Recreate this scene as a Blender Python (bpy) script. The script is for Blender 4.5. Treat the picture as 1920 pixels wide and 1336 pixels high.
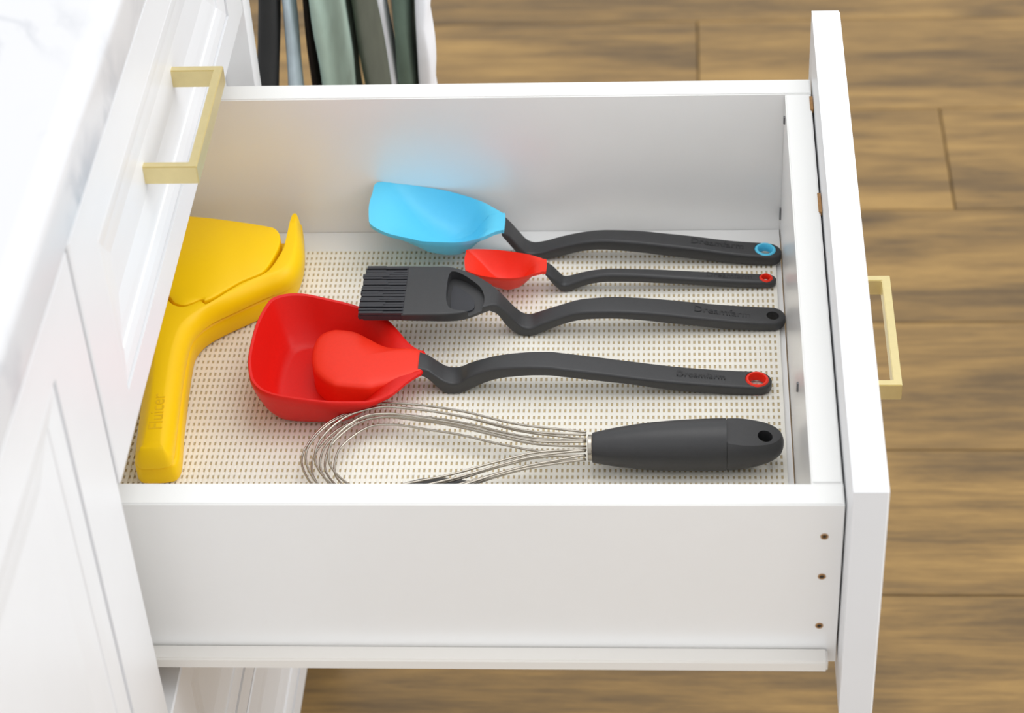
import bpy, bmesh, math, random
from mathutils import Vector, Matrix
from math import pi, sin, cos

for o in list(bpy.data.objects):
    bpy.data.objects.remove(o)
S = bpy.context.scene
COL = S.collection
random.seed(7)

# ---------------------------------------------------------------- camera, light, exposure
cam = bpy.data.objects.new('camera', bpy.data.cameras.new('camera'))
COL.objects.link(cam)
cam.location = (0.30131, -0.91847, 0.90168)
cam.rotation_euler = (0.8600943, 0.0484792, 0.0513374)
cam.data.sensor_width = 36.0
cam.data.lens = 80.7644
cam.data.clip_start = 0.05
cam.data.dof.use_dof = True
cam.data.dof.focus_distance = 1.50
cam.data.dof.aperture_fstop = 10.0
S.camera = cam

W = bpy.data.worlds.new('room_daylight'); S.world = W
W.use_nodes = True
bg = W.node_tree.nodes['Background']
bg.inputs[0].default_value = (0.97, 0.985, 1.0, 1)
bg.inputs[1].default_value = 0.98

def area(name, loc, target, sx, sy, power, col=(1, 1, 1)):
    l = bpy.data.lights.new(name, 'AREA'); l.shape = 'RECTANGLE'; l.size = sx; l.size_y = sy
    l.energy = power; l.color = col
    o = bpy.data.objects.new(name, l); COL.objects.link(o)
    o.location = loc
    o.rotation_euler = (Vector(target) - Vector(loc)).to_track_quat('-Z', 'Y').to_euler()
    return o
area('ceiling_light', (0.55, 0.55, 1.95), (0.25, 0.2, 0), 1.6, 1.2, 10, (1.0, 0.985, 0.96))
area('window_daylight', (2.3, 0.15, 1.1), (0.2, 0.2, -0.05), 1.2, 1.6, 19, (0.97, 0.985, 1.0))

S.view_settings.view_transform = 'Standard'
S.view_settings.look = 'None'
S.view_settings.gamma = 1.0
S.view_settings.use_curve_mapping = False
S.view_settings.exposure = 0.15

# ---------------------------------------------------------------- materials
def mat(name, col, rough=0.5, metal=0.0, spec=0.5, coat=0.0, noise=0.0, nscale=80.0, bump=0.0, bscale=400.0):
    m = bpy.data.materials.new(name); m.use_nodes = True
    nt = m.node_tree; b = nt.nodes['Principled BSDF']
    b.inputs['Base Color'].default_value = (*col, 1)
    b.inputs['Roughness'].default_value = rough
    b.inputs['Metallic'].default_value = metal
    b.inputs['Specular IOR Level'].default_value = spec
    b.inputs['Coat Weight'].default_value = coat
    b.inputs['Coat Roughness'].default_value = 0.25
    tc = nt.nodes.new('ShaderNodeTexCoord')
    if noise:
        n = nt.nodes.new('ShaderNodeTexNoise'); n.inputs['Scale'].default_value = nscale
        n.inputs['Detail'].default_value = 4
        nt.links.new(tc.outputs['Object'], n.inputs['Vector'])
        mx = nt.nodes.new('ShaderNodeMix'); mx.data_type = 'RGBA'
        mx.inputs[6].default_value = (*[max(0, c*(1-noise)) for c in col], 1)
        mx.inputs[7].default_value = (*[min(1, c*(1+noise)) for c in col], 1)
        nt.links.new(n.outputs['Fac'], mx.inputs[0]); nt.links.new(mx.outputs[2], b.inputs['Base Color'])
    if bump:
        n = nt.nodes.new('ShaderNodeTexNoise'); n.inputs['Scale'].default_value = bscale
        nt.links.new(tc.outputs['Object'], n.inputs['Vector'])
        bp = nt.nodes.new('ShaderNodeBump'); bp.inputs['Strength'].default_value = bump
        bp.inputs['Distance'].default_value = 0.0006
        nt.links.new(n.outputs['Fac'], bp.inputs['Height']); nt.links.new(bp.outputs['Normal'], b.inputs['Normal'])
    return m

M = {}
M['paint'] = mat('white_paint', (0.80, 0.805, 0.82), 0.38, noise=0.015, nscale=30)
M['melamine'] = mat('white_melamine', (0.89, 0.885, 0.875), 0.33, noise=0.012, nscale=40, spec=1.0, coat=0.5)
M['edge'] = mat('white_edge_band', (0.88, 0.88, 0.862), 0.45)
M['runner'] = mat('runner_white', (0.83, 0.80, 0.755), 0.4)
M['carcass'] = mat('carcass_white', (0.80, 0.79, 0.76), 0.5)
M['brass'] = mat('brushed_brass', (0.75, 0.635, 0.33), 0.38, 0.85, noise=0.06, nscale=200)
M['black'] = mat('black_nylon', (0.036, 0.036, 0.038), 0.40, spec=0.5, noise=0.10, nscale=350, bump=0.10, bscale=1800)
M['blacksoft'] = mat('black_silicone', (0.030, 0.031, 0.037), 0.55, noise=0.12, nscale=300)
M['letter'] = mat('recess_shade_letter', (0.030, 0.030, 0.032), 0.6)  # recess shade of the letters put into a darker black
M['red'] = mat('red_silicone', (0.70, 0.008, 0.004), 0.42, noise=0.06, nscale=500, spec=0.3)
M['redsmall'] = mat('bright_red_silicone', (0.86, 0.030, 0.010), 0.40, noise=0.05, nscale=500, spec=0.35)
M['blue'] = mat('sky_blue_silicone', (0.11, 0.62, 0.90), 0.40, noise=0.02, nscale=300)
M['yellow'] = mat('yellow_plastic', (1.0, 0.62, 0.0), 0.42, noise=0.0, spec=0.3)
M['yletter'] = mat('yellow_lettering', (0.90, 0.53, 0.0), 0.5)
M['steel'] = mat('stainless_wire', (0.48, 0.44, 0.38), 0.25, 1.0)
M['thread'] = mat('woven_vinyl', (0.91, 0.88, 0.80), 0.5, noise=0.05, nscale=700)
M['backing'] = mat('liner_backing', (0.56, 0.45, 0.27), 0.7, noise=0.15, nscale=500)
M['hole'] = mat('hole_dark', (0.03, 0.022, 0.015), 0.8)  # flat dark for the shade inside drilled holes; also colours the subfloor
M['rawwood'] = mat('raw_chipboard', (0.36, 0.19, 0.07), 0.8, noise=0.3, nscale=400)
M['grayclip'] = mat('grey_fastener', (0.18, 0.18, 0.19), 0.4, 0.5)
M['ovenblack'] = mat('oven_enamel', (0.022, 0.023, 0.024), 0.55)
M['glass'] = mat('oven_glass', (0.010, 0.010, 0.010), 0.07, spec=0.7)
M['sage'] = mat('sage_cloth', (0.44, 0.57, 0.49), 0.75, noise=0.30, nscale=28, bump=0.5, bscale=120)
M['darksage'] = mat('dark_green_cloth', (0.105, 0.15, 0.115), 0.85, noise=0.3, nscale=40, bump=0.5, bscale=140)
M['bluecloth'] = mat('blue_grey_cloth', (0.50, 0.60, 0.66), 0.7, noise=0.3, nscale=40, bump=0.4, bscale=150)
M['charcoal'] = mat('charcoal_cloth', (0.030, 0.031, 0.032), 0.85, noise=0.15, nscale=60, bump=0.3, bscale=200)
M['gapshade'] = mat('dark_gap_shade', (0.030, 0.018, 0.013), 0.9, noise=0.2, nscale=60)  # shade of the gap between towels, as a dark colour
M['olive'] = mat('dark_olive_cloth', (0.085, 0.095, 0.070), 0.85, noise=0.3, nscale=40, bump=0.4, bscale=140)
M['whitecloth'] = mat('white_quilt', (0.84, 0.85, 0.89), 0.85, noise=0.05, nscale=50, bump=0.3, bscale=150)

def wood():
    m = bpy.data.materials.new('oak_floor_plank'); m.use_nodes = True
    nt = m.node_tree; N = nt.nodes.new; L = nt.links.new
    b = nt.nodes['Principled BSDF']; b.inputs['Roughness'].default_value = 0.5
    tc = N('ShaderNodeTexCoord'); oi = N('ShaderNodeObjectInfo')
    sc = N('ShaderNodeVectorMath'); sc.operation = 'SCALE'
    cb = N('ShaderNodeCombineXYZ')
    L(oi.outputs['Random'], cb.inputs[0]); L(oi.outputs['Random'], cb.inputs[1]); L(oi.outputs['Random'], cb.inputs[2])
    L(cb.outputs[0], sc.inputs[0]); sc.inputs['Scale'].default_value = 37.0
    ad = N('ShaderNodeVectorMath'); ad.operation = 'ADD'
    L(tc.outputs['Object'], ad.inputs[0]); L(sc.outputs[0], ad.inputs[1])
    def noise(scale, mp, detail, rough=0.6, dist=0.0):
        mm = N('ShaderNodeMapping'); mm.inputs['Scale'].default_value = mp
        L(ad.outputs[0], mm.inputs['Vector'])
        n = N('ShaderNodeTexNoise'); n.inputs['Scale'].default_value = scale
        n.inputs['Detail'].default_value = detail; n.inputs['Roughness'].default_value = rough
        n.inputs['Distortion'].default_value = dist
        L(mm.outputs[0], n.inputs['Vector']); return n
    n1 = noise(1.0, (3.0, 24, 1), 7, 0.68, 0.25)     # broad streaks along the board
    n2 = noise(1.0, (14, 230, 1), 3, 0.6)           # fine pores
    n3 = noise(1.0, (1.6, 4.0, 1), 2, 0.5)          # large tone patches
    a1 = N('ShaderNodeMath'); a1.operation = 'MULTIPLY_ADD'; L(n2.outputs['Fac'], a1.inputs[0]); a1.inputs[1].default_value = 0.24
    L(n1.outputs['Fac'], a1.inputs[2])
    a2 = N('ShaderNodeMath'); a2.operation = 'MULTIPLY_ADD'; L(n3.outputs['Fac'], a2.inputs[0]); a2.inputs[1].default_value = 0.34
    L(a1.outputs[0], a2.inputs[2])
    a3 = N('ShaderNodeMath'); a3.operation = 'MULTIPLY_ADD'; L(oi.outputs['Random'], a3.inputs[0]); a3.inputs[1].default_value = 0.10
    L(a2.outputs[0], a3.inputs[2])
    cr = N('ShaderNodeValToRGB'); e = cr.color_ramp.elements
    e[0].position = 0.50; e[0].color = (0.068, 0.041, 0.015, 1)
    e[1].position = 1.06; e[1].color = (0.385, 0.230, 0.068, 1)
    k = e.new(0.70); k.color = (0.150, 0.090, 0.031, 1)
    k = e.new(0.84); k.color = (0.255, 0.150, 0.045, 1)
    L(a3.outputs[0], cr.inputs[0])
    # knots
    mm = N('ShaderNodeMapping'); mm.inputs['Scale'].default_value = (3.2, 8.5, 0); L(ad.outputs[0], mm.inputs['Vector'])
    v = N('ShaderNodeTexVoronoi'); v.inputs['Scale'].default_value = 1.0; L(mm.outputs[0], v.inputs['Vector'])
    mr = N('ShaderNodeMapRange'); mr.inputs[1].default_value = 0.02; mr.inputs[2].default_value = 0.17
    mr.inputs[3].default_value = 0.72; mr.inputs[4].default_value = 0.0
    L(v.outputs['Distance'], mr.inputs[0])
    mx = N('ShaderNodeMix'); mx.data_type = 'RGBA'; L(mr.outputs[0], mx.inputs[0]); L(cr.outputs[0], mx.inputs[6])
    mx.inputs[7].default_value = (0.055, 0.034, 0.016, 1)
    L(mx.outputs[2], b.inputs['Base Color'])
    bp = N('ShaderNodeBump'); bp.inputs['Strength'].default_value = 0.25; bp.inputs['Distance'].default_value = 0.001
    L(n2.outputs['Fac'], bp.inputs['Height']); L(bp.outputs[0], b.inputs['Normal'])
    return m
M['oak'] = wood()

def marble():
    m = bpy.data.materials.new('carrara_marble'); m.use_nodes = True
    nt = m.node_tree; N = nt.nodes.new; L = nt.links.new
    b = nt.nodes['Principled BSDF']; b.inputs['Roughness'].default_value = 0.25
    tc = N('ShaderNodeTexCoord')
    n0 = N('ShaderNodeTexNoise'); n0.inputs['Scale'].default_value = 13; n0.inputs['Detail'].default_value = 6; n0.inputs['Distortion'].default_value = 0.8
    L(tc.outputs['Object'], n0.inputs['Vector'])
    s = N('ShaderNodeMath'); s.operation = 'SUBTRACT'; L(n0.outputs['Fac'], s.inputs[0]); s.inputs[1].default_value = 0.5
    ab = N('ShaderNodeMath'); ab.operation = 'ABSOLUTE'; L(s.outputs[0], ab.inputs[0])
    cr = N('ShaderNodeValToRGB'); e = cr.color_ramp.elements
    e[0].position = 0.0; e[0].color = (0.30, 0.325, 0.38, 1); e[1].position = 0.075; e[1].color = (0.665, 0.665, 0.68, 1)
    L(ab.outputs[0], cr.inputs[0])
    n1 = N('ShaderNodeTexNoise'); n1.inputs['Scale'].default_value = 5; n1.inputs['Detail'].default_value = 3
    L(tc.outputs['Object'], n1.inputs['Vector'])
    mx = N('ShaderNodeMix'); mx.data_type = 'RGBA'
    mr = N('ShaderNodeMapRange'); mr.inputs[1].default_value = 0.36; mr.inputs[2].default_value = 0.58; L(n1.outputs['Fac'], mr.inputs[0])
    L(mr.outputs[0], mx.inputs[0]); mx.inputs[6].default_value = (0.675, 0.675, 0.69, 1); L(cr.outputs[0], mx.inputs[7])
    L(mx.outputs[2], b.inputs['Base Color'])
    return m
M['marble'] = marble()

# ---------------------------------------------------------------- helpers
def empty(name, loc, label, cat, group=None):
    o = bpy.data.objects.new(name, None); COL.objects.link(o)
    o.location = loc; o.empty_display_size = 0.05
    o['label'] = label; o['category'] = cat
    if group: o['group'] = group
    return o

def link(name, me, m, parent=None, smooth=False, kind=None, label=None):
    o = bpy.data.objects.new(name, me); COL.objects.link(o)
    if m and not me.materials: me.materials.append(m)
    if smooth:
        for p in me.polygons: p.use_smooth = True
    if parent:
        o.parent = parent
        o.matrix_parent_inverse = chain(parent).inverted()
    if kind: o['kind'] = kind
    if label: o['label'] = label
    return o

def chain(o):            # world matrix without waiting for a depsgraph update
    if o.parent: return chain(o.parent) @ o.matrix_parent_inverse @ o.matrix_basis
    return o.matrix_basis.copy()

def bm_obj(name, bm, m, parent=None, smooth=False, kind=None, label=None, angle=None):
    bmesh.ops.recalc_face_normals(bm, faces=bm.faces[:])
    me = bpy.data.meshes.new(name); bm.to_mesh(me); bm.free()
    if angle is not None:
        smooth = True
    o = link(name, me, m, parent, smooth, kind, label)
    if angle is not None:
        me.set_sharp_from_angle(angle=math.radians(angle))
    return o

def add_box(bm, x0, x1, y0, y1, z0, z1):
    vs = [bm.verts.new((x, y, z)) for x in (x0, x1) for y in (y0, y1) for z in (z0, z1)]
    for f in ((0, 1, 3, 2), (4, 6, 7, 5), (0, 4, 5, 1), (2, 3, 7, 6), (0, 2, 6, 4), (1, 5, 7, 3)):
        bm.faces.new([vs[i] for i in f])
    return vs

def box(name, x0, x1, y0, y1, z0, z1, m, parent=None, bev=0.0, seg=2, **k):
    bm = bmesh.new(); add_box(bm, x0, x1, y0, y1, z0, z1)
    if bev:
        bmesh.ops.bevel(bm, geom=bm.edges[:], offset=bev, segments=seg, profile=0.5, affect='EDGES')
    return bm_obj(name, bm, m, parent, angle=40 if bev else None, **k)

def prism_bm(poly, z0, z1, bev=0.0, seg=3, bevtop=None):
    bm = bmesh.new()
    lo = [bm.verts.new((x, y, z0)) for x, y in poly]
    hi = [bm.verts.new((x, y, z1)) for x, y in poly]
    n = len(poly)
    fb = bm.faces.new(lo[::-1]); ft = bm.faces.new(hi)
    for i in range(n): bm.faces.new((lo[i], lo[(i+1) % n], hi[(i+1) % n], hi[i]))
    bmesh.ops.recalc_face_normals(bm, faces=bm.faces[:])
    if bevtop:
        bmesh.ops.bevel(bm, geom=list(ft.edges), offset=bevtop, segments=seg, profile=0.5, affect='EDGES')
    if bev:
        zs = [e for e in bm.edges if all(abs(v.co.z - z0) < 1e-6 for v in e.verts)]
        bmesh.ops.bevel(bm, geom=zs, offset=bev, segments=2, profile=0.5, affect='EDGES')
    return bm

def smooth_poly(p, it=2):            # Chaikin corner cutting on a closed outline
    for _ in range(it):
        q = []
        for i in range(len(p)):
            a, b = p[i], p[(i+1) % len(p)]
            q.append(tuple(.75*a[k] + .25*b[k] for k in range(len(a))))
            q.append(tuple(.25*a[k] + .75*b[k] for k in range(len(a))))
        p = q
    return p

def catmull(P, n=6, closed=False):
    out = []; m = len(P)
    rng = range(m if closed else m - 1)
    for i in rng:
        if closed:
            a, b, c, d = P[(i-1) % m], P[i], P[(i+1) % m], P[(i+2) % m]
        else:
            a, b, c, d = P[max(i-1, 0)], P[i], P[i+1], P[min(i+2, m-1)]
        for k in range(n):
            t = k / n
            out.append(tuple(.5*((2*b[j]) + (-a[j]+c[j])*t + (2*a[j]-5*b[j]+4*c[j]-d[j])*t*t + (-a[j]+3*b[j]-3*c[j]+d[j])*t**3) for j in range(len(b))))
    if not closed: out.append(tuple(P[-1]))
    return out

def interp(x, tab):
    if x <= tab[0][0]: return tab[0][1]
    for (a, fa), (b, fb) in zip(tab, tab[1:]):
        if x <= b: return fa + (fb-fa)*(x-a)/(b-a)
    return tab[-1][1]

def sstep(a, b, x):
    t = min(1, max(0, (x-a)/(b-a))); return t*t*(3-2*t)

def boolean(o, cutter, op='DIFFERENCE'):
    md = o.modifiers.new('cut', 'BOOLEAN'); md.object = cutter; md.operation = op; md.solver = 'EXACT'
    bpy.context.view_layer.update()
    dg = bpy.context.evaluated_depsgraph_get()
    me = bpy.data.meshes.new_from_object(o.evaluated_get(dg))
    o.modifiers.clear(); old = o.data; o.data = me; me.name = o.name
    bpy.data.meshes.remove(old)
    bpy.data.objects.remove(cutter)

def cyl_bm(c, axis, r, h, n=32, r2=None):
    bm = bmesh.new()
    bmesh.ops.create_cone(bm, cap_ends=True, segments=n, radius1=r, radius2=r if r2 is None else r2, depth=h)
    q = Vector((0, 0, 1)).rotation_difference(Vector(axis))
    bmesh.ops.transform(bm, matrix=Matrix.Translation(c) @ q.to_matrix().to_4x4(), verts=bm.verts)
    return bm

def ring_bm(c, axis, ro, ri, h, n=40, bev=0.0008):
    bm = bmesh.new()
    prof = [(ri, -h/2), (ri, h/2-bev*1.4), (ri+bev*.7, h/2), (ro-bev, h/2), (ro, h/2-bev), (ro, -h/2)]
    rows = [[bm.verts.new((r*cos(2*pi*i/n), r*sin(2*pi*i/n), z)) for r, z in prof] for i in range(n)]
    for i in range(n):
        a, b = rows[i], rows[(i+1) % n]
        for k in range(len(prof)):
            k2 = (k+1) % len(prof)
            bm.faces.new((a[k], b[k], b[k2], a[k2]))
    q = Vector((0, 0, 1)).rotation_difference(Vector(axis))
    bmesh.ops.transform(bm, matrix=Matrix.Translation(c) @ q.to_matrix().to_4x4(), verts=bm.verts)
    return bm

def tube_bm(pts, r, n=8, bm=None):
    bm = bm or bmesh.new(); rows = []
    P = [Vector(p) for p in pts]
    for i, p in enumerate(P):
        t = (P[min(i+1, len(P)-1)] - P[max(i-1, 0)]).normalized()
        u = Vector((0, 0, 1)) - t*t.z
        u = u.normalized() if u.length > 1e-4 else Vector((1, 0, 0))
        v = t.cross(u)
        rows.append([bm.verts.new(p + r*(cos(2*pi*k/n)*u + sin(2*pi*k/n)*v)) for k in range(n)])
    for a, b in zip(rows, rows[1:]):
        for k in range(n): bm.faces.new((a[k], a[(k+1) % n], b[(k+1) % n], b[k]))
    bm.faces.new(rows[0][::-1]); bm.faces.new(rows[-1])
    return bm

def section(w, zt, zb, r):             # rounded rectangle in the y-z plane
    r = max(1e-5, min(r, w*.49, (zt-zb)*.49)); o = []
    for (cy, cz, a0) in ((w/2-r, zt-r, 0), (-w/2+r, zt-r, 90), (-w/2+r, zb+r, 180), (w/2-r, zb+r, 270)):
        for k in range(5):
            a = math.radians(a0 + k*22.5)
            o.append((cy + r*cos(a), cz + r*sin(a)))
    return o

def loft_handle(st, tip, r=0.0019):
    """st: (x, y, top z, width, bottom z) slices of a bent handle, closed by a round end at x = tip."""
    st = [s for s in st if s[0] < tip - st[-1][3]*.5 - .001]
    P = catmull([tuple(s) for s in st], 5)
    x, y, zt, w, zb = P[-1]
    slope = (P[-1][2]-P[-4][2]) / (P[-1][0]-P[-4][0]); sb = (P[-1][4]-P[-4][4]) / (P[-1][0]-P[-4][0])
    sy = (P[-1][1]-P[-4][1]) / (P[-1][0]-P[-4][0])
    R = w*.5
    for k in range(1, 11):
        a = k/10*pi/2*.985
        xx = tip - R + R*sin(a); d = xx - x
        if d <= 0.0003: continue
        P.append((xx, y+sy*d, zt+slope*d - .0008*(1-cos(a)), w*cos(a), max(zb+min(sb, 0)*d, -.1152) + .0010*(1-cos(a))))
    bm = bmesh.new(); rows = []
    for (x, y, zt, w, zb) in P:
        zb = max(zb, -0.11525)
        rows.append([bm.verts.new((x, y+dy, z)) for dy, z in section(w, zt, zb, r)])
    n = len(rows[0])
    for a, b in zip(rows, rows[1:]):
        for k in range(n): bm.faces.new((a[k], a[(k+1) % n], b[(k+1) % n], b[k]))
    bm.faces.new(rows[0][::-1]); bm.faces.new(rows[-1])
    return bm

def lettering(text, x0, x1, y, z, slope, skew, m, parent, hscale=1.0, rz=0.0, base=None):
    cu = bpy.data.curves.new('lettering', 'FONT'); cu.body = text; cu.extrude = 0.02
    cu.align_x = 'CENTER'; cu.align_y = 'CENTER'
    t = bpy.data.objects.new('tmp', cu); COL.objects.link(t)
    bpy.context.view_layer.update()
    me = bpy.data.meshes.new_from_object(t.evaluated_get(bpy.context.evaluated_depsgraph_get()))
    bpy.data.objects.remove(t)
    xs = [v.co.x for v in me.vertices]; s = (x1-x0)/(max(xs)-min(xs)); mx = (max(xs)+min(xs))/2
    mat4 = (Matrix.Translation(((x0+x1)/2 if base is None else base[0], y if base is None else base[1], z))
            @ Matrix.Rotation(rz, 4, 'Z') @ Matrix.Rotation(-math.atan(slope), 4, 'Y') @ Matrix.Rotation(skew, 4, 'Z')
            @ Matrix.Diagonal((s, s*hscale, s*.25, 1)) @ Matrix.Translation((-mx, 0, 0)))
    me.transform(mat4)
    return link('lettering', me, m, parent)

# ================================================================ SETTING: wooden floor
ZF = -0.65
bm = bmesh.new(); add_box(bm, -0.9, 1.9, -1.2, 2.7, ZF-.03, ZF-.0085)
floor = bm_obj('floor', bm, M['hole']); floor['kind'] = 'structure'
bm = bmesh.new()
PL, PW = 1.2, 0.194
add_box(bm, -PL/2+.0006, PL/2-.0006, -PW/2+.0006, PW/2-.0006, -.0085, 0)
bmesh.ops.bevel(bm, geom=[e for e in bm.edges if all(v.co.z > -.001 for v in e.verts)], offset=.0012, segments=1, affect='EDGES')
plank_me = bpy.data.meshes.new('plank'); bm.to_mesh(plank_me); bm.free(); plank_me.materials.append(M['oak'])
rowoff = {4: 0.611, 5: 0.331}
i = 0
for row in range(-9, 11):
    y = 0.545 + PW*row - PW/2
    off = rowoff.get(row, [0.93, 0.02, 1.10, 0.47, -0.12, 0.80][row % 6])
    for k in range(-2, 3):
        xc = off + PL/2 + PL*k
        if xc + PL/2 < -0.85 or xc - PL/2 > 1.8: continue
        o = bpy.data.objects.new('plank', plank_me); COL.objects.link(o)
        o.parent = floor; o.location = (xc, y, ZF)

# ================================================================ CABINETS
def front_frame(name, x, y0, y1, z0, z1, m, parent, th=0.0196, iy=0.047, iz=0.026, label=None, izt=None):
    izt = iz if izt is None else izt
    """Shaker-like front facing +x: a frame with a moulded, recessed panel as its child."""
    bm = bmesh.new()
    def rect(dx, a, b):
        return [bm.verts.new((x+dx, yy, zz)) for yy, zz in ((y0+a, z0+b), (y1-a, z0+b), (y1-a, z1-b-(izt-iz if b >= iz else 0)), (y0+a, z1-b-(izt-iz if b >= iz else 0)))]
    back, ed, fr, ins, q1 = rect(-th, 0, 0), rect(-.0010, 0, 0), rect(0, .001, .001), rect(0, iy, iz), rect(-.0095, iy, iz)
    seq = [back, ed, fr, ins, q1]
    for a, b in zip(seq, seq[1:]):
        for k in range(4): bm.faces.new((a[k], a[(k+1) % 4], b[(k+1) % 4], b[k]))
    bm.faces.new(back[::-1]); bm.faces.new(q1)
    fr_o = bm_obj(name, bm, m, parent, label=label)
    bm = bmesh.new()
    rings = [rect(-.0094, iy+.0003, iz+.0003), rect(-.0034, iy+.0003, iz+.0003), rect(-.0012, iy+.0016, iz+.0016), rect(-.0008, iy+.0035, iz+.0035), rect(-.0016, iy+.010, iz+.010),
             rect(-.0030, iy+.0165, iz+.0165), rect(-.0040, iy+.0172, iz+.0172), rect(-.0048, iy+.026, iz+.026), rect(-.0062, iy+.0360, iz+.0360), rect(-.0066, iy+.0385, iz+.0385)]
    for a, b in zip(rings, rings[1:]):
        for k in range(4): bm.faces.new((a[k], a[(k+1) % 4], b[(k+1) % 4], b[k]))
    bm.faces.new(rings[0][::-1]); bm.faces.new(rings[-1])
    bm_obj('panel', bm, m, fr_o)
    return fr_o

def pull_handle(x, y0, y1, z0, z1, parent, D=0.0254, t=0.0055, ft=0.0052, inset=0.0075):
    poly = [(x-inset, y0), (x+D, y0), (x+D, y1), (x-inset, y1), (x-inset, y1-ft), (x+D-t, y1-ft), (x+D-t, y0+ft), (x-inset, y0+ft)]
    bm = bmesh.new()
    lo = [bm.verts.new((a, b, z0)) for a, b in poly]; hi = [bm.verts.new((a, b, z1)) for a, b in poly]
    n = len(poly)
    for idx in ((0, 1, 6, 7), (1, 2, 5, 6), (2, 3, 4, 5)):
        bm.faces.new([hi[j] for j in idx]); bm.faces.new([lo[j] for j in idx[::-1]])
    for k in range(n): bm.faces.new((lo[k], lo[(k+1) % n], hi[(k+1) % n], hi[k]))
    bmesh.ops.recalc_face_normals(bm, faces=bm.faces[:])
    bmesh.ops.bevel(bm, geom=[e for e in bm.edges if e.is_manifold and e.calc_face_angle(0) > .5], offset=.0005, segments=2, affect='EDGES')
    return bm_obj('handle', bm, M['brass'], parent, angle=40, label='square brushed brass bar handle')

cab = empty('base_cabinet', (-0.29, 0.21, ZF), 'white drawer cabinet with brass handles and its top-but-one drawer pulled open', 'cabinet')
XC, XB = -0.0205, -0.58
box('side_panel', XB, XC, -.0310, -.0130, -.53, .230, M['carcass'], cab)
box('side_panel', XB, XC, .4330, .4512, -.53, .230, M['carcass'], cab)
box('cover_panel', XB, 0.0, .4527, .4745, ZF, .230, M['paint'], cab, bev=.0008)
box('back_panel', XB-.006, XB, -.0310, .4512, -.53, .230, M['carcass'], cab)
box('bottom_panel', XB, XC, -.0129, .4329, -.53, -.515, M['carcass'], cab)
box('toe_kick', -.072, -.060, -.0310, .4512, ZF+.001, -.5305, M['paint'], cab)

# closed drawers of the same cabinet
dr = front_frame('drawer', 0, -.0284, .4484, .0430, .2085, M['paint'], cab, label='closed top drawer front', izt=.0345)
pull_handle(0, .150, .2552, .1135, .1258, dr)
box('side_panel', -.50, -.0198, 0, .016, .052, .175, M['melamine'], dr)
box('side_panel', -.50, -.0198, .404, .42, .052, .175, M['melamine'], dr)
box('bottom_panel', -.50, -.0198, .0162, .4038, .052, .060, M['melamine'], dr)
dr = front_frame('drawer', 0, -.0284, .4484, -.3330, -.1490, M['paint'], cab, label='closed drawer front below the open drawer')
pull_handle(0, .150, .2552, -.247, -.2347, dr)
dr = front_frame('drawer', 0, -.0284, .4484, -.5130, -.3380, M['paint'], cab, label='closed bottom drawer front')

# the open drawer
XA, XE, XD0, XD1 = .3778, .3956, .3968, .4162
YT, YF0, YF1 = .0172, .4024, .4200
od = front_frame('drawer', XD1, -.0284, .4484, -.1450, .0371, M['paint'], cab, th=XD1-XD0, label='open drawer, its white front seen from behind')
pull_handle(XD1, .1520, .2600, -.0585, -.0462, od)
def board(name, x0, x1, y0, y1, z0, z1, m, edge_m, parent):   # board with an edge band on top
    bm = bmesh.new(); add_box(bm, x0, x1, y0, y1, z0, z1)
    bmesh.ops.recalc_face_normals(bm, faces=bm.faces[:])
    bmesh.ops.bevel(bm, geom=[e for e in bm.edges if all(v.co.z > z1-1e-6 for v in e.verts)], offset=.0009, segments=2, affect='EDGES')
    o = bm_obj(name, bm, m, parent)
    o.data.materials.append(edge_m)
    for p in o.data.polygons:
        if p.normal.z > .4: p.material_index = 1
    return o
XBK = -.150
sp = board('side_panel', XBK, XE, 0, YT, -.1295, 0, M['melamine'], M['edge'], od)
board('side_panel', XBK, XE, YF0, YF1, -.1295, 0, M['melamine'], M['edge'], od)
board('end_panel', XA, XE-.0002, YT+.0004, YF0-.0004, -.1295, -.0003, M['melamine'], M['edge'], od)
board('back_panel', XBK, XBK+.016, YT+.0004, YF0-.0004, -.1295, -.0003, M['melamine'], M['edge'], od)
box('bottom_panel', XBK+.0165, XA-.0009, YT+.0003, YF0-.0003, -.1275, -.1177, M['melamine'], od)
def runner(y0, y1):
    bm = bmesh.new(); add_box(bm, XBK, .3905, y0, y1, -.1262, -.1175)
    bmesh.ops.recalc_face_normals(bm, faces=bm.faces[:])
    bmesh.ops.bevel(bm, geom=bm.edges[:], offset=.0012, segments=2, affect='EDGES')
    return bm_obj('runner', bm, M['runner'], od, angle=40, label='white steel drawer runner')
runner(-.0118, -.0002); runner(.4202, .4318)
for (x, z) in ((.3852, -.0249), (.3850, -.0573), (.3851, -.0985)):       # dowel holes in the near side
    h = bm_obj('screw_hole', ring_bm((x, -.0001, z), (0, -1, 0), .0023, .0013, .0008, 16, .0002), M['rawwood'], od, label='small drilled hole with a brown rim')
    bm_obj('hole_shade', cyl_bm((x, .0006, z), (0, 1, 0), .0014, .0016, 12), M['hole'], od)  # nearly flush dark disc: the hole's inner shade as colour
for (y, z, h) in ((.4085, -.1010, .010), (.3904, -.0138, .006), (.1514, -.0469, .007)):
    yy = min(y, .3990)
    box('fastener', XA-.0012, XA+.0004, yy-.0012, yy+.0012, z-h/2, z+h/2, M['grayclip'], od, bev=.0004)
for (y0, y1) in ((.383, .3985), (.268, .288)):                               # chipped top edge next to the front
    box('chipped_edge', XE-.0014, XE+.0008, y0, y1, -.0030, .0002, M['rawwood'], od)

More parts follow.
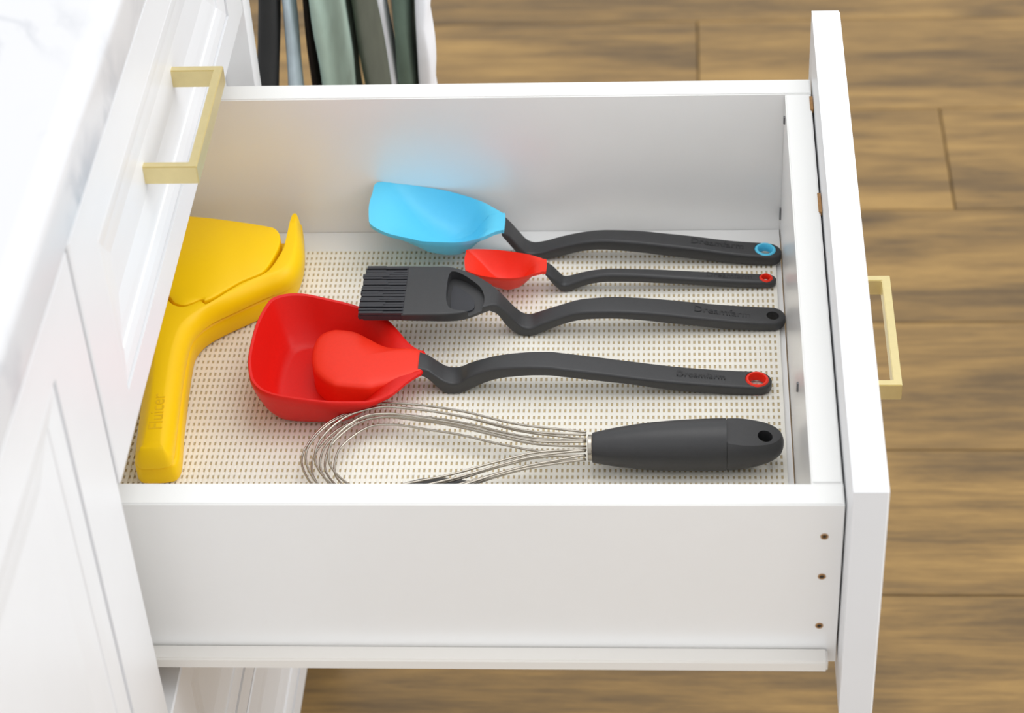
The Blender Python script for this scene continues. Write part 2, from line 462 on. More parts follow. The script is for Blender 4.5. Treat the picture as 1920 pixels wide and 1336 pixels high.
# neighbouring cabinet nearer the camera
cab2 = empty('base_cabinet', (-0.29, -0.33, ZF), 'white cabinet with a tall moulded door in the left foreground', 'cabinet')
door = front_frame('door', 0, -.640, -.0333, -.5130, .2085, M['paint'], cab2, iy=.0572, iz=.026, izt=.0345, label='white moulded door')
box('side_panel', XB, XC, -.0500, -.0320, -.53, .230, M['carcass'], cab2)
box('side_panel', XB, XC, -.6410, -.6230, -.53, .230, M['carcass'], cab2)
box('bottom_panel', XB, XC, -.6229, -.0501, -.53, -.515, M['carcass'], cab2)
box('toe_kick', -.072, -.060, -.6410, -.0320, ZF+.001, -.5305, M['paint'], cab2)

# marble worktop
ct = empty('countertop', (-0.28, -.1, .2312), 'white grey-veined marble worktop over the drawer cabinet', 'countertop')
bm = bmesh.new(); add_box(bm, -.60, .0095, -.75, .4745, .2312, .2690)
bmesh.ops.recalc_face_normals(bm, faces=bm.faces[:])
bmesh.ops.bevel(bm, geom=[e for e in bm.edges if all(v.co.x > 0 for v in e.verts) and e.verts[0].co.z > .25 and abs(e.verts[0].co.y-e.verts[1].co.y) > .1], offset=.013, segments=6, profile=.5, affect='EDGES')
bm_obj('slab', bm, M['marble'], ct, angle=40)

# ================================================================ TOWEL STAND beyond the cabinet
st = empty('towel_stand', (.05, .90, ZF), 'black metal stand beyond the cabinet end, mostly hidden by its hanging cloths', 'towel stand')
box('base_plate', -.06, .16, .80, 1.00, ZF+.0004, ZF+.012, M['ovenblack'], st, bev=.003)
bm_obj('post', cyl_bm((.05, .90, (ZF+.012+.14)/2), (0, 0, 1), .010, .14-ZF-.012, 20), M['ovenblack'], st, smooth=True).data.set_sharp_from_angle(angle=.7)
box('cross_bar', -.035, .135, .893, .907, .1405, .1545, M['ovenblack'], st, bev=.002)
ARMS = (-.0115, .0140, .0260, .0360, .0520, .0830, .0960, .1125)
ARMZ = .1475
for ax in ARMS:
    bm_obj('arm', cyl_bm((ax, .715, ARMZ), (0, 1, 0), .0020, .356, 12), M['ovenblack'], st, smooth=True)

def cloth(name, label, m, ax, cx, hx, y0, y1, zbot, lean=0.0, quilt=0.0, qn=6, seed=0, cat='tea towel', ridge=0.0, wob=1.0):
    """A folded cloth hung over one arm of the stand: it bulges below the arm and hangs in soft folds."""
    rnd = random.Random(seed); ph = [rnd.uniform(0, 6.28) for _ in range(6)]
    ztop = ARMZ + .0035
    n, L = 44, 46; bm = bmesh.new(); rows = []
    cy, hy = (y0+y1)/2, (y1-y0)/2
    for j in range(L+1):
        z = zbot + (ztop-zbot)*j/L
        t = sstep(.04, ARMZ-.01, z)
        c = (cx + lean*(z+.06))*(1-t) + ax*t
        h = hx*(1-t) + min(hx, .0042)*t
        if j == 0 or j == L: h *= .6
        row = []
        for i in range(n):
            a = 2*pi*i/n
            ca, sa = cos(a), sin(a)
            px = h*math.copysign(abs(ca)**.55, ca); py = hy*math.copysign(abs(sa)**.75, sa)
            f = 1 + wob*(1-t)*(ridge*sin(6.6*py/hy + z*18 + ph[0]) + .16*sin(z*34+ph[1]+py*22) + .07*sin(z*83+ph[2]))
            qx = (1-t)*quilt*abs(sin(z*pi*qn/.2 + ph[3]))*(1 if ca > -.2 else 0)
            row.append(bm.verts.new((c + px*f + qx, cy + py + (1-t)*.004*sin(z*41+ph[4]), z)))
        rows.append(row)
    for a, b in zip(rows, rows[1:]):
        for i in range(n): bm.faces.new((a[i], a[(i+1) % n], b[(i+1) % n], b[i]))
    bm.faces.new(rows[0][::-1]); bm.faces.new(rows[-1])
    o = bm_obj(name, bm, m, None, smooth=True)
    o['label'] = label; o['category'] = cat
    return o
cloth('tea_towel', 'charcoal black cloth hanging nearest the white cabinet end panel', M['charcoal'], ARMS[0], -.0080, .0082, .535, .570, -.26, .13, seed=1, wob=.3)
cloth('tea_towel', 'narrow pale blue-grey towel hanging second from the cabinet', M['bluecloth'], ARMS[1],   .0105, .0044, .540, .575, -.26, .03, seed=1)
cloth('tea_towel', 'dark brown sheet added as the shaded gap behind the pale sage-green towel', M['gapshade'], ARMS[2], .0205, .0035, .575, .640, -.27, .02, seed=8, wob=.4)  # added sheet: its dark colour stands for the shade between two towels
cloth('tea_towel', 'wide pale sage-green towel hanging in the middle of the row', M['sage'], ARMS[3], .0338, .0072, .548, .690, -.30, -.02, seed=5, ridge=.10)
cloth('tea_towel', 'dark olive towel hanging just right of the pale sage-green one', M['olive'], ARMS[4], .0475, .0050, .640, .770, -.30, -.05, seed=11, wob=.6)
cloth('tea_towel', 'thin white cloth edge hanging left of the dark green mitt', M['whitecloth'], ARMS[5], .0848, .0026, .550, .572, -.26, -.06, seed=3, wob=.5)
cloth('oven_mitt', 'dark green mitt hanging between the two white cloths', M['darksage'], ARMS[6], .0960, .0078, .548, .610, -.28, .02, seed=4, cat='oven mitt', wob=.5)
cloth('pot_holder', 'white quilted pot holder hanging farthest right in the row of cloths', M['whitecloth'], ARMS[7], .1110, .0052, .548, .590, -.30, .03, quilt=.0024, qn=3, seed=6, cat='pot holder', wob=.5)

# ================================================================ WOVEN LINER in the drawer
ln = empty('drawer_liner', (.12, .20, -.1177), 'cream open-weave liner lying on the drawer bottom', 'drawer liner')
LX0, LX1, LY0, LY1 = -.128, .3730, .026, .3775
box('backing', LX0, LX1, LY0, LY1, -.1176, -.1161, M['backing'], ln, label='tan backing under the weave')
bm = bmesh.new()
px, py = .00342, .0063
nx, ny = int((LX1-LX0)/px), int((LY1-LY0)/py)
for k in range(nx+1):                                             # warp threads run across the drawer
    x = LX0 + px*k; w = .00100 + random.uniform(-.0001, .0001)
    x0, x1 = max(LX0, x-w), min(LX1, x+w)
    if k == nx: x1 = LX1
    add_box(bm, x0, x1, LY0, LY1, -.1163, -.1153)
for k in range(ny+1):
    y = LY0 + py*k; w = .00150 + random.uniform(-.00015, .00015)
    add_box(bm, LX0, LX1, max(LY0, y-w), min(LY1, y+w), -.1163, -.1156)
bm_obj('weave', bm, M['thread'], ln, kind='stuff')

# ================================================================ LONG-HANDLED TOOLS
BLUE = dict(h=[[.1801,.3724,-.0869,.0205,-.0916],[.1849,.3722,-.0913,.0175,-.1003],[.1909,.3719,-.1000,.0175,-.1090],[.1956,.3717,-.1060,.0165,-.1137],[.2012,.3715,-.1085,.0150,-.1152],[.2097,.3712,-.1068,.0142,-.1146],[.2205,.3707,-.1026,.0134,-.1120],[.2301,.3703,-.0996,.0132,-.1087],[.2396,.3699,-.0974,.0132,-.1063],[.2537,.3693,-.0959,.0137,-.1050],[.2774,.3683,-.0967,.0150,-.1063],[.2924,.3677,-.0983,.0151,-.1083],[.3150,.3668,-.1008,.0154,-.1110],[.3394,.3657,-.1042,.0160,-.1139],[.3600,.3649,-.1060,.0168,-.1152],[.3694,.3645,-.1067,.0168,-.1152]], tip=.3771)
BRUSH = dict(h=[[.1752,.2882,-.0831,.0240,-.0887],[.1812,.2884,-.0858,.0172,-.0950],[.1863,.2885,-.0918,.0150,-.1050],[.1924,.2887,-.1005,.0150,-.1128],[.1976,.2889,-.1060,.0160,-.1152],[.2034,.2890,-.1074,.0168,-.1152],[.2105,.2893,-.1045,.0157,-.1130],[.2242,.2897,-.0991,.0147,-.1069],[.2345,.2900,-.0957,.0150,-.1035],[.2429,.2902,-.0945,.0156,-.1021],[.2600,.2908,-.0943,.0168,-.1016],[.2781,.2913,-.0957,.0170,-.1034],[.2962,.2919,-.0981,.0171,-.1065],[.3144,.2924,-.1010,.0175,-.1092],[.3325,.2930,-.1039,.0178,-.1123],[.3507,.2935,-.1062,.0186,-.1140],[.3652,.2940,-.1076,.0186,-.1152]], tip=.3773)
SMALL = dict(h=[[.2118,.3339,-.0958,.0131,-.0990],[.2160,.3340,-.0994,.0140,-.1058],[.2199,.3340,-.1041,.0138,-.1110],[.2238,.3341,-.1080,.0121,-.1150],[.2276,.3341,-.1078,.0113,-.1151],[.2310,.3342,-.1066,.0105,-.1139],[.2404,.3343,-.1033,.0093,-.1105],[.2498,.3344,-.1014,.0086,-.1087],[.2591,.3346,-.1010,.0085,-.1085],[.2777,.3348,-.1018,.0087,-.1090],[.2925,.3350,-.1030,.0094,-.1098],[.3147,.3353,-.1050,.0099,-.1115],[.3389,.3356,-.1071,.0104,-.1137],[.3592,.3359,-.1085,.0106,-.1152],[.3667,.3360,-.1089,.0106,-.1152]], tip=.3725)
SCOOP = dict(h=[[.1320,.2306,-.0922,.0178,-.0985],[.1380,.2306,-.0946,.0160,-.1034],[.1437,.2305,-.0997,.0163,-.1105],[.1488,.2304,-.1038,.0170,-.1150],[.1541,.2304,-.1055,.0182,-.1152],[.1591,.2303,-.1043,.0172,-.1148],[.1651,.2302,-.1003,.0153,-.1125],[.1743,.2301,-.0963,.0142,-.1076],[.1855,.2299,-.0931,.0146,-.1030],[.2022,.2297,-.0912,.0161,-.0998],[.2189,.2295,-.0911,.0170,-.0991],[.2294,.2293,-.0925,.0174,-.1003],[.2512,.2290,-.0957,.0172,-.1034],[.2734,.2287,-.0993,.0173,-.1064],[.2952,.2284,-.1025,.0171,-.1105],[.3174,.2281,-.1049,.0167,-.1133],[.3392,.2279,-.1067,.0169,-.1150],[.3525,.2277,-.1075,.0172,-.1152]], tip=.3657)

def tool_handle(T, root, hole, ring=None, text=None, r=0.0019):
    h = bm_obj('handle', loft_handle(T['h'], T['tip'], r), M['black'], root, smooth=False, label='black bent handle with a hanging hole')
    hx, hy, hz, ro = hole
    c = bm_obj('cutter', cyl_bm((hx, hy, hz-.004), (0, 0, 1), ro if ring else ro, .04, 32), M['black'])
    boolean(h, c)
    for p in h.data.polygons: p.use_smooth = True
    h.data.set_sharp_from_angle(angle=math.radians(38))
    if ring:
        zt = hz + .0004
        bm_obj('hole_ring', ring_bm((hx, hy, zt-.0030*ro/.0076), (.05, 0, 1), ro-.00005, ring[1], .0062*min(1, .2+.8*ro/.0076)), ring[0], h, smooth=True, label=ring[2]).data.set_sharp_from_angle(angle=math.radians(38))
    if text:
        lettering(*text, M['letter'], h)
    return h

def bowl(root, name, rim, zp, depth, t, m, power=2.0, center=None, n=4, rings=(0.97, .93, .86, .76, .64, .5, .34, .17), label=None):
    """Spoon bowl: rim outline (x, y) on the plane zp(x), hollow depth(x), wall t."""
    R = catmull(rim, n, True); N = len(R)
    cx = center[0] if center else sum(p[0] for p in R)/N
    cy = center[1] if center else sum(p[1] for p in R)/N
    bm = bmesh.new()
    def ring(s, top):
        out = []
        for (x, y) in R:
            X, Y = cx+(x-cx)*s, cy+(y-cy)*s
            d = depth(X)*(1-s**power)
            z = zp(X) - d if top else zp(X) - d*1.02 - t
            out.append(bm.verts.new((X, Y, z)))
        return out
    ins = [ring(s, True) for s in (1.0,) + rings]
    outs = [ring(s, False) for s in (1.0,) + rings]
    for seq in (ins, outs):
        for a, b in zip(seq, seq[1:]):
            for i in range(N): bm.faces.new((a[i], a[(i+1) % N], b[(i+1) % N], b[i]))
        c = bm.verts.new((cx, cy, sum(v.co.z for v in seq[-1])/N - .0002))
        for i in range(N): bm.faces.new((seq[-1][i], seq[-1][(i+1) % N], c))
    for i in range(N): bm.faces.new((ins[0][i], ins[0][(i+1) % N], outs[0][(i+1) % N], outs[0][i]))
    return bm_obj(name, bm, m, root, angle=50, label=label)

# --- blue spoon
sb = empty('spoon', (.28, .37, -.1152), 'sky-blue silicone spoon with a black bent handle, farthest back in the drawer', 'spoon', 'black-handled utensils side by side')
del sb['group']
dz = .0028
brim = [(.0896,.4010),(.0873,.3874),(.0863,.3740),(.0874,.3602),(.0892,.3523),(.0962,.3466),(.1054,.3428),(.1203,.3404),(.1265,.3394),(.1430,.3412),(.1514,.3429),(.1579,.3455),(.1658,.3504),(.1708,.3548),(.1754,.3592),(.1800,.3622),(.1818,.3640),(.1818,.3808),(.1798,.3822),(.1738,.3866),(.1667,.3914),(.1612,.3939),(.1519,.3972),(.1366,.4008),(.1170,.4022),(.1063,.4022)]
bowl(sb, 'bowl', brim, lambda x: -.0745+.0026-(x-.092)*.155,
     lambda x: interp(x, [(.086,0),(.095,.0015),(.105,.006),(.115,.0135),(.128,.0205),(.140,.0230),(.150,.0232),(.158,.0205),(.164,.0130),(.169,.0045),(.173,.001),(.180,0)]),
     .0028, M['blue'], 3.0, (.136, .3715), label='sky-blue silicone bowl with a straight scraping edge')
tool_handle(BLUE, sb, (.3655, .3652, -.1066, .0076), (M['blue'], .0050, 'sky-blue ring around the hanging hole'),
            ('Dreamfarm', .3135, .3505, .3672, -.10265, -.127, -.035))

# --- small red spoon
ss = empty('spoon', (.29, .335, -.1152), 'small bright red measuring spoon with the thinnest black handle', 'spoon')
srim = [(.1578,.3456),(.1562,.3416),(.1556,.3337),(.1567,.3240),(.1580,.3216),(.1629,.3191),(.1693,.3171),(.1817,.3163),(.1939,.3180),(.2039,.3235),(.2100,.3268),(.2125,.3278),(.2125,.3396),(.2100,.3410),(.2065,.3426),(.1989,.3450),(.1884,.3465),(.1756,.3473)]
bowl(ss, 'bowl', srim, lambda x: -.0898-(x-.16)*.10,
     lambda x: interp(x, [(.155,.002),(.162,.008),(.172,.0150),(.184,.0180),(.194,.0172),(.200,.0115),(.205,.003),(.212,0)]),
     .0022, M['redsmall'], 2.2, (.184, .3320), label='small red silicone bowl')
tool_handle(SMALL, ss, (.3652, .3362, -.1089, .0047), (M['redsmall'], .0027, 'red ring around the hanging hole'),
            ('Dreamfarm', .3240, .3555, .3362, -.10690, -.080, -.01), r=.0022)

# --- basting brush
bb = empty('basting_brush', (.28, .29, -.1152), 'all-black basting brush with ridged bristles, head resting above the red scoop', 'brush')
body = [(.1185,.2866,-.0776,.0524,-.0838),(.1260,.2868,-.0778,.0521,-.0845),(.1337,.2869,-.0780,.0519,-.0849),(.1453,.2873,-.0783,.0516,-.0858),(.1520,.2875,-.0790,.0492,-.0868),(.1571,.2876,-.0798,.0460,-.0876),(.1625,.2878,-.0807,.0412,-.0882),(.1683,.2880,-.0817,.0345,-.0885),(.1735,.2881,-.0827,.0272,-.0888),(.1770,.2882,-.0835,.0226,-.0892)]
bm = bmesh.new(); rows = []
for (x, y, zt, w, zb) in catmull(body, 4):
    rows.append([bm.verts.new((x, y+dy, z)) for dy, z in section(w, zt, zb, .0014)])
n = len(rows[0])
for a, b in zip(rows, rows[1:]):
    for k in range(n): bm.faces.new((a[k], a[(k+1) % n], b[(k+1) % n], b[k]))
bm.faces.new(rows[0][::-1]); bm.faces.new(rows[-1])
hd = bm_obj('head', bm, M['black'], bb, label='flat black head with a scooped window')
win = smooth_poly([(.1474,.3070),(.1521,.3080),(.1578,.3050),(.1650,.2993),(.1706,.2933),(.1732,.2841),(.1730,.2746),(.1695,.2700),(.1660,.2674),(.1504,.2668),(.1480,.2747),(.1470,.2849)], 2)
cut = bm_obj('cutter', prism_bm(win, -.0856, -.07), M['blacksoft'])
boolean(hd, cut)
for p in hd.data.polygons: p.use_smooth = True
hd.data.set_sharp_from_angle(angle=math.radians(35))
bmw = prism_bm(smooth_poly([(.1500,.2985),(.1530,.2990),(.1570,.2950),(.1640,.2880),(.1668,.2800),(.1660,.2720),(.1520,.2700),(.1495,.2800)], 2), -.0856, -.0846)
bm_obj('window_floor', bmw, M['blacksoft'], hd)
bm = bmesh.new()
rnd = random.Random(3)
for layer in range(3):
    NR = 17
    for k in range(NR):
        y = .2607 + .0505*(k+.5)/NR + rnd.uniform(-.0004, .0004)
        w = .00105 + rnd.uniform(-.0002, .0003)
        z1 = -.0766 - .0021*layer + rnd.uniform(-.0006, .0003)
        x0 = .0889 + .0012*rnd.random() + (.0010 if k > 13 else 0)
        xm = x0 + rnd.uniform(.010, .020)
        add_box(bm, x0, xm, y-w, y+w, z1-.0019, z1)
        add_box(bm, xm-.0015, .1195, y-w*.9, y+w*.9, z1-.0021, z1-.0003)
bm_obj('bristles', bm, M['blacksoft'], bb, kind='stuff', label='black silicone bristles in long ridges')
box('bristle_core', .0925, .1195, .2612, .3106, -.0836, -.0785, M['blacksoft'], bb)
tool_handle(BRUSH, bb, (.3685, .2936, -.1078, .0043), None, ('Dreamfarm', .3150, .3535, .2927, -.10365, -.150, -.03))

# --- large red scoop with a raised spoon-shaped tongue
sc = empty('scoop', (.22, .23, -.1152), 'large red silicone scoop with a raised tongue and black handle, resting beside the yellow juicer', 'scoop')
rim = [(.0397,.2858),(.0299,.2802),(.0256,.2715),(.0218,.2522),(.0208,.2349),(.0211,.2149),(.0233,.2016),(.0266,.1919),(.0337,.1843),(.0441,.1809),(.0623,.1798),(.0776,.1799),(.0927,.1819),(.1028,.1842),(.1091,.1880),(.1154,.1935),(.1206,.2008),(.1257,.2090),(.1311,.2160),(.1350,.2215),(.1355,.2400),(.1320,.2420),(.1277,.2448),(.1222,.2505),(.1153,.2606),(.1062,.2715),(.0972,.2772),(.0861,.2808),(.0767,.2832),(.0624,.2856),(.0509,.2872)]
R = catmull(rim, 3, True); N = len(R); cx, cy = .068, .2325
zr = lambda x: -.080 - .15625*(x-.045)
bm = bmesh.new()
def sring(s, f, zb, lift=0.0):
    out = []
    for (x, y) in R:
        X, Y = cx+(x-cx)*s, cy+(y-cy)*s
        g = 1 - sstep(.080, .128, X)
        out.append(bm.verts.new((X, Y, zr(X)+lift + f*g*(zb-zr(X)))))
    return out
inn = [(.988, 0, .0), (.955, .015, 0), (.925, .15, 0), (.89, .31, 0), (.84, .52, 0), (.78, .73, 0), (.71, .90, 0), (.65, .985, 0), (.60, 1, 0), (.4, 1, 0), (.2, 1, 0)]
out = [(1.0, 0, -.0008), (1.0, .05, -.0022), (.975, .18, -.003), (.935, .36, -.003), (.875, .59, -.003), (.80, .80, -.0025), (.72, .95, -.001), (.63, 1, 0), (.4, 1, 0), (.2, 1, 0)]
ri = [sring(s, f, -.1122, l) for s, f, l in inn]
ro = [sring(s, f, -.1152, l) for s, f, l in out]
for seq in (ri, ro):
    for a, b in zip(seq, seq[1:]):
        for i in range(N): bm.faces.new((a[i], a[(i+1) % N], b[(i+1) % N], b[i]))
    c = bm.verts.new((cx, cy, seq[-1][0].co.z))
    for i in range(N): bm.faces.new((seq[-1][i], seq[-1][(i+1) % N], c))
for i in range(N): bm.faces.new((ri[0][i], ri[0][(i+1) % N], ro[0][(i+1) % N], ro[0][i]))
bm_obj('bowl', bm, M['red'], sc, angle=45, label='deep red silicone bowl with a thick rim')
hump = [(.0598,.2308),(.0588,.2423),(.0595,.2511),(.0614,.2572),(.0641,.2608),(.0690,.2636),(.0737,.2641),(.0852,.2618),(.0954,.2548),(.1072,.2462),(.1182,.2430),(.1270,.2425),(.1345,.2385),(.1344,.2235),(.1290,.2190),(.1226,.2135),(.1143,.2085),(.1057,.2056),(.1005,.2040),(.0912,.2046),(.0826,.2057),(.0772,.2068),(.0721,.2103),(.0673,.2151),(.0626,.2216)]
Hh = catmull(hump, 3, True); hx, hy = .092, .2325
bm = bmesh.new(); seqs = []
for s, z, low in ((1.0, -.1121, 1), (1.0, -.1000, .5), (1.0, -.0955, 0), (.985, -.0941, 0), (.955, -.0931, 0), (.88, -.0922, 0), (.7, -.0914, 0), (.4, -.0907, 0), (.15, -.0905, 0)):
    r_ = []
    for (x, y) in Hh:
        X, Y = hx+(x-hx)*s, hy+(y-hy)*s
        zz = z
        if low: zz = z + (-.0975-z)*sstep(.098, .124, X) if z < -.0975 else z
        elif X > .11: zz = z + (zr(X)+.0008 - z)*sstep(.110, .130, X)*.8
        r_.append(bm.verts.new((X, Y, zz)))
    seqs.append(r_)
for a, b in zip(seqs, seqs[1:]):
    for i in range(len(Hh)): bm.faces.new((a[i], a[(i+1) % len(Hh)], b[(i+1) % len(Hh)], b[i]))
bm.faces.new(seqs[0][::-1]); bm.faces.new(seqs[-1])
bm_obj('tongue', bm, M['redsmall'], sc, angle=50, label='raised red spoon-shaped tongue inside the bowl')
tool_handle(SCOOP, sc, (.3558, .2279, -.1076, .0078), (M['redsmall'], .0053, 'red ring around the hanging hole'),
            ('Dreamfarm', .3030, .3350, .2284, -.10415, -.10, -.02))

# ================================================================ WHISK
wk = empty('whisk', (.25, .155, -.1152), 'flat wire whisk with a thick rounded black grip, in front of the red scoop', 'whisk')
AZ = -.0986
def ay(x): return .1519 + (x-.2488)*.0363
prof = [(.2490,.0092),(.2500,.0098),(.2560,.0110),(.2655,.0127),(.2760,.0141),(.2850,.0151),(.2950,.0158),(.3050,.0163),(.3163,.0166),(.3270,.0167),(.3340,.01665)]
cap = [(.3340,.0158),(.3346,.0158),(.3350,.0165),(.3420,.0163),(.3480,.0155),(.3540,.0143),(.3600,.0126),(.3645,.0105),(.3680,.0078),(.3696,.0050),(.3704,.0020)]
def revolve(P, n=40):
    bm = bmesh.new(); rows = []
    for x, r in P:
        rows.append([bm.verts.new((x, ay(x)+r*cos(2*pi*k/n), AZ+r*sin(2*pi*k/n))) for k in range(n)])
    for a, b in zip(rows, rows[1:]):
        for k in range(n): bm.faces.new((a[k], a[(k+1) % n], b[(k+1) % n], b[k]))
    bm.faces.new(rows[0][::-1]); bm.faces.new(rows[-1])
    return bm
bm_obj('grip', revolve(catmull(prof, 3)), M['black'], wk, angle=35, label='thick black rounded grip')
ec = bm_obj('end_cap', revolve(catmull(cap, 3)), M['black'], wk, label='black end cap with a flat top and hanging hole')
fb = bmesh.new(); add_box(fb, -.03, .03, -.04, .04, 0, .05)
bmesh.ops.transform(fb, matrix=Matrix.Translation((.3562, .155, -.0893)) @ Matrix.Rotation(math.radians(9), 4, 'Y') @ Matrix.Rotation(math.radians(5), 4, 'X'), verts=fb.verts)
boolean(ec, bm_obj('cutter', fb, M['black']))
boolean(ec, bm_obj('cutter', cyl_bm((.3585, .1530, -.089), (.12, -.05, 1), .0048, .06, 28), M['black']))
for p in ec.data.polygons: p.use_smooth = True
ec.data.set_sharp_from_angle(angle=math.radians(28))
bm_obj('ferrule', revolve([(.2462,.0078),(.2466,.0084),(.2486,.0084),(.2494,.0090)], 28), M['steel'], wk, angle=35, label='thin steel collar')
OW = [(.245,.0105),(.2254,.0148),(.2091,.0184),(.1926,.0236),(.1683,.0337),(.1502,.0395),(.1338,.0436),(.1170,.0466),(.1061,.0470),(.0972,.0447),(.0903,.0404),(.0823,.0361),(.0750,.0296),(.0699,.0221),(.0660,.0138),(.0636,.0066),(.0628,.0)]
IW = [(.2452,.0028),(.2248,.0022),(.2097,.0040),(.1962,.0084),(.1825,.0132),(.1709,.0180),(.1585,.0224),(.1408,.0272),(.1240,.0320),(.1159,.0332),(.1075,.0334),(.1021,.0316),(.0972,.0282),(.0913,.0218),(.0862,.0140),(.0840,.0064),(.0836,.0)]
rnd = random.Random(9)
NW = 8
for k in range(NW):
    t = k/(NW-1)
    P = [(a[0]*(1-t)+b[0]*t, a[1]*(1-t)+b[1]*t) for a, b in zip(OW, IW)]
    zo = -.1012 + .0050*sin(k*2.4) ; sk = rnd.uniform(-.0012, .0012)
    half = []
    for j, (x, d) in enumerate(P):
        m_ = j/(len(P)-1)
        half.append((x, d, (AZ + .0045*sin(k*2.4+1)) * (1-m_) + zo*m_))
    ax0 = lambda x: .1518 + (x-.2450)*.036
    pts = [(x, ax0(x) + d + sk*(1-abs(x-.15)/.1 if False else .4), z) for x, d, z in half] + [(x, ax0(x) - d*1.0 + sk*.4, z) for x, d, z in half[-2::-1]]
    bm_obj('wire', tube_bm(catmull(pts, 4), .00076, 8), M['steel'], wk, smooth=True)

# dark spoon half hidden under the near rim
ds = empty('spoon', (.16, .10, -.1152), 'black plastic spoon lying face down, mostly hidden behind the near rim', 'spoon')
bm = bmesh.new(); rows = []
n = 40
for s in (1.0, .985, .94, .85, .7, .5, .3, .1):
    r_ = []
    for i in range(n):
        a = 2*pi*i/n
        X, Y = .1515+.0470*s*cos(a), .0985+.0415*s*sin(a)
        r_.append(bm.verts.new((X, Y, -.1148 + .0105*math.sqrt(max(0, 1-s**2.4)))))
    rows.append(r_)
for a, b in zip(rows, rows[1:]):
    for k in range(n): bm.faces.new((a[k], a[(k+1) % n], b[(k+1) % n], b[k]))
bm.faces.new(rows[0][::-1]); bm.faces.new(rows[-1])
bm_obj('bowl', bm, M['black'], ds, smooth=True)
bm_obj('handle', loft_handle([(.186,.097,-.1085,.016,-.1148),(.21,.093,-.1070,.013,-.1140),(.25,.087,-.1060,.014,-.1130),(.30,.080,-.1065,.016,-.1140),(.345,.073,-.1075,.017,-.1150)], .358), M['black'], ds, angle=38)

# ================================================================ YELLOW FOLDING JUICER
ju = empty('citrus_juicer', (-.04, .24, -.1152), 'flat yellow folding citrus juicer lying against the left end of the drawer', 'juicer')
F = -.1152
lower_r = [(-.0200,.1345),(-.0168,.1395),(-.0163,.1460),(-.0194,.1697),(-.0217,.1967),(-.0240,.2282),(-.0252,.2500),(-.0240,.2600),(-.0185,.2715),(-.0058,.2833),(.0094,.2947),(.0240,.3060),(.0335,.3160),(.0372,.3270),(.0388,.3440),(.0378,.3625),(.0350,.3800),(.0338,.3885),(.0282,.3890),(.0268,.3780),(.0262,.3670),(.0225,.3650),(.0150,.3680)]
def mirror(p):          # mirror in the juicer's own long axis
    a = Vector((-.0305, .139)); d = Vector((-.0500+.0305, .36-.139)).normalized()
    q = Vector(p)-a; r = d*q.dot(d)*2 - q
    return (a.x+r.x, a.y+r.y)
low = lower_r + [(-.045,.3800)] + [mirror(p) for p in lower_r[::-1]]
def layer(name, poly, offs, levels, label):
    """Plate whose outline point i is pulled in by offs[i]*k on the levels (z, k)."""
    bm = bmesh.new(); n = len(poly); rows = []
    P = [Vector(p) for p in poly]
    area2 = sum(P[i].x*P[(i+1) % n].y - P[(i+1) % n].x*P[i].y for i in range(n))
    sg = 1 if area2 > 0 else -1
    N = []
    for i in range(n):
        a = (P[i]-P[i-1]).normalized(); b = (P[(i+1) % n]-P[i]).normalized()
        t = (a+b).normalized() if (a+b).length > .05 else a
        N.append(Vector((-t.y, t.x))*sg)
    for z, k in levels:
        rows.append([bm.verts.new((*(P[i]+N[i]*offs[i]*k), z)) for i in range(n)])
    for a, b in zip(rows, rows[1:]):
        for i in range(n): bm.faces.new((a[i], a[(i+1) % n], b[(i+1) % n], b[i]))
    f1 = bm.faces.new(rows[0][::-1]); f2 = bm.faces.new(rows[-1])
    bmesh.ops.recalc_face_normals(bm, faces=bm.faces[:])
    bmesh.ops.triangulate(bm, faces=[f1, f2], ngon_method='BEAUTY')
    return bm_obj(name, bm, M['yellow'], ju, angle=35, label=label)
lo_off = [.0022]*14 + [.0012, .0006, .0003] + [.0003]*6
lo_off = lo_off[:len(lower_r)]
low_s = smooth_poly([(*p, o_) for p, o_ in zip(low, lo_off + [.0003] + lo_off[::-1])], 2)
layer('lower_half', [p[:2] for p in low_s], [p[2] for p in low_s], [(F+.0002, 1), (F+.0020, .25), (F+.0035, 0), (F+.0140, 0), (F+.0156, .35), (F+.0166, 1)], 'lower half of the folded juicer')
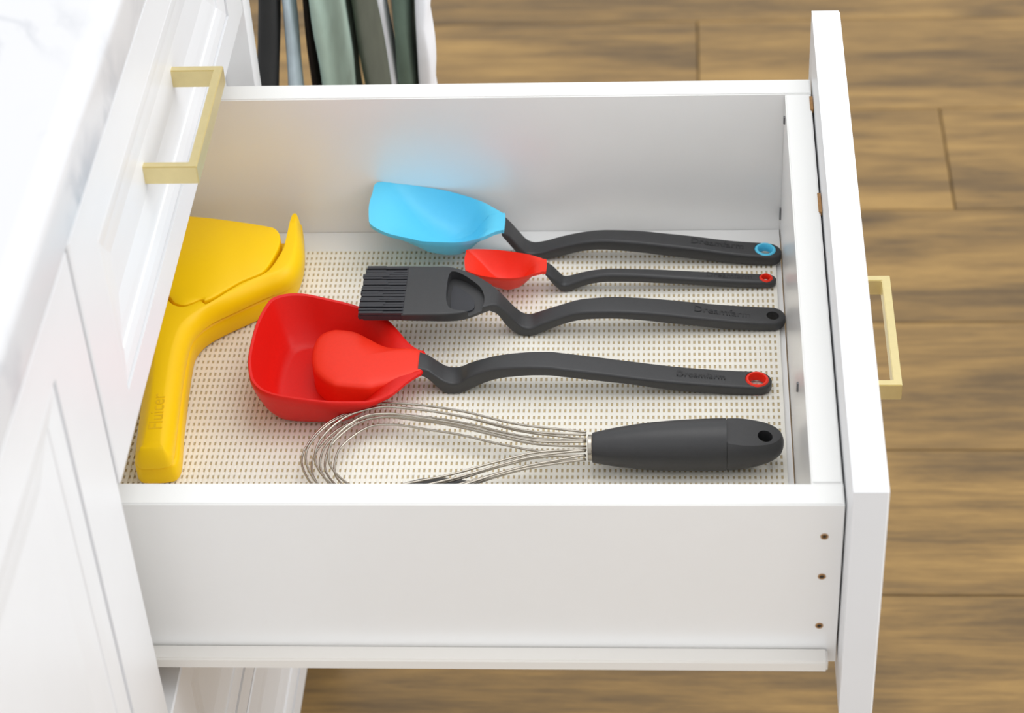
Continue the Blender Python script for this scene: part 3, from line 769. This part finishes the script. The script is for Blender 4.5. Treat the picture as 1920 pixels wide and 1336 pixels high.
upper_r = [(-.0215,.1300),(-.0182,.1338),(-.0180,.1400),(-.0204,.1697),(-.0227,.1967),(-.0246,.2250),(-.0250,.2470),(-.0228,.2600),(-.0148,.2734),(.0002,.2848),(.0189,.3000),(.0330,.3080),(.0395,.3170),(.0420,.3285),(.0413,.3460),(.0385,.3600),(.0358,.3700),(.0348,.3785),(.0298,.3790),(.0288,.3690),(.0288,.3600),(.0285,.3450),(.0286,.3380),(.0243,.3200),(.0195,.3096),(.0095,.3030)]
fold = [(.0025,.2982),(-.0163,.2763),(-.0185,.2778),(-.0212,.2810),(-.0270,.2760),(-.0333,.2734),(-.0408,.2770),(-.0458,.2854)]
ul = [mirror(p) for p in upper_r[::-1]]
up = upper_r + fold + ul[:]
off_r = [.0040,.0055,.0070,.0085,.0085,.0085,.0080,.0060,.0024,.0050,.0070,.0060,.0060,.0060,.0055,.0040,.0030,.0015] + [.0004]*8
offs = off_r + [.0004]*len(fold) + off_r[::-1]
up_s = smooth_poly([(*p, o_) for p, o_ in zip(up, offs)], 2)
uh = layer('upper_half', [p[:2] for p in up_s], [p[2] for p in up_s], [(F+.0177, .45), (F+.0192, .05), (F+.0225, 0), (F+.0262, .10), (F+.0296, .34), (F+.0322, .66), (F+.0335, .90), (F+.0340, 1.12)], 'upper half with the handle and the curved hook')
press_r = [(-.0330,.2754),(-.0271,.2779),(-.0209,.2830),(-.0173,.2792),(.0015,.2998),(.0080,.3045),(.0179,.3110),(.0216,.3215),(.0255,.3390),(.0252,.3500),(.0222,.3592),(.0155,.3642),(-.0430,.3775)]
press = press_r + [(-.085,.3780),(-.118,.3700),(-.124,.3550),(-.115,.3350),(-.100,.3200),(-.085,.3100),(-.070,.3010),(-.055,.2930),(-.0438,.2864),(-.0398,.2788)]
pr_s = smooth_poly(press, 2)
layer('press_plate', pr_s, [.0018]*len(pr_s), [(F+.0172, 0), (F+.0322, 0), (F+.0334, .25), (F+.0342, 1)], 'flat yellow press plate folded into the upper half')
lettering('Fluicer', 0, .0340, 0, F+.0341, 0, 0, M['yletter'], uh, rz=math.radians(96), base=(-.0318, .1680))
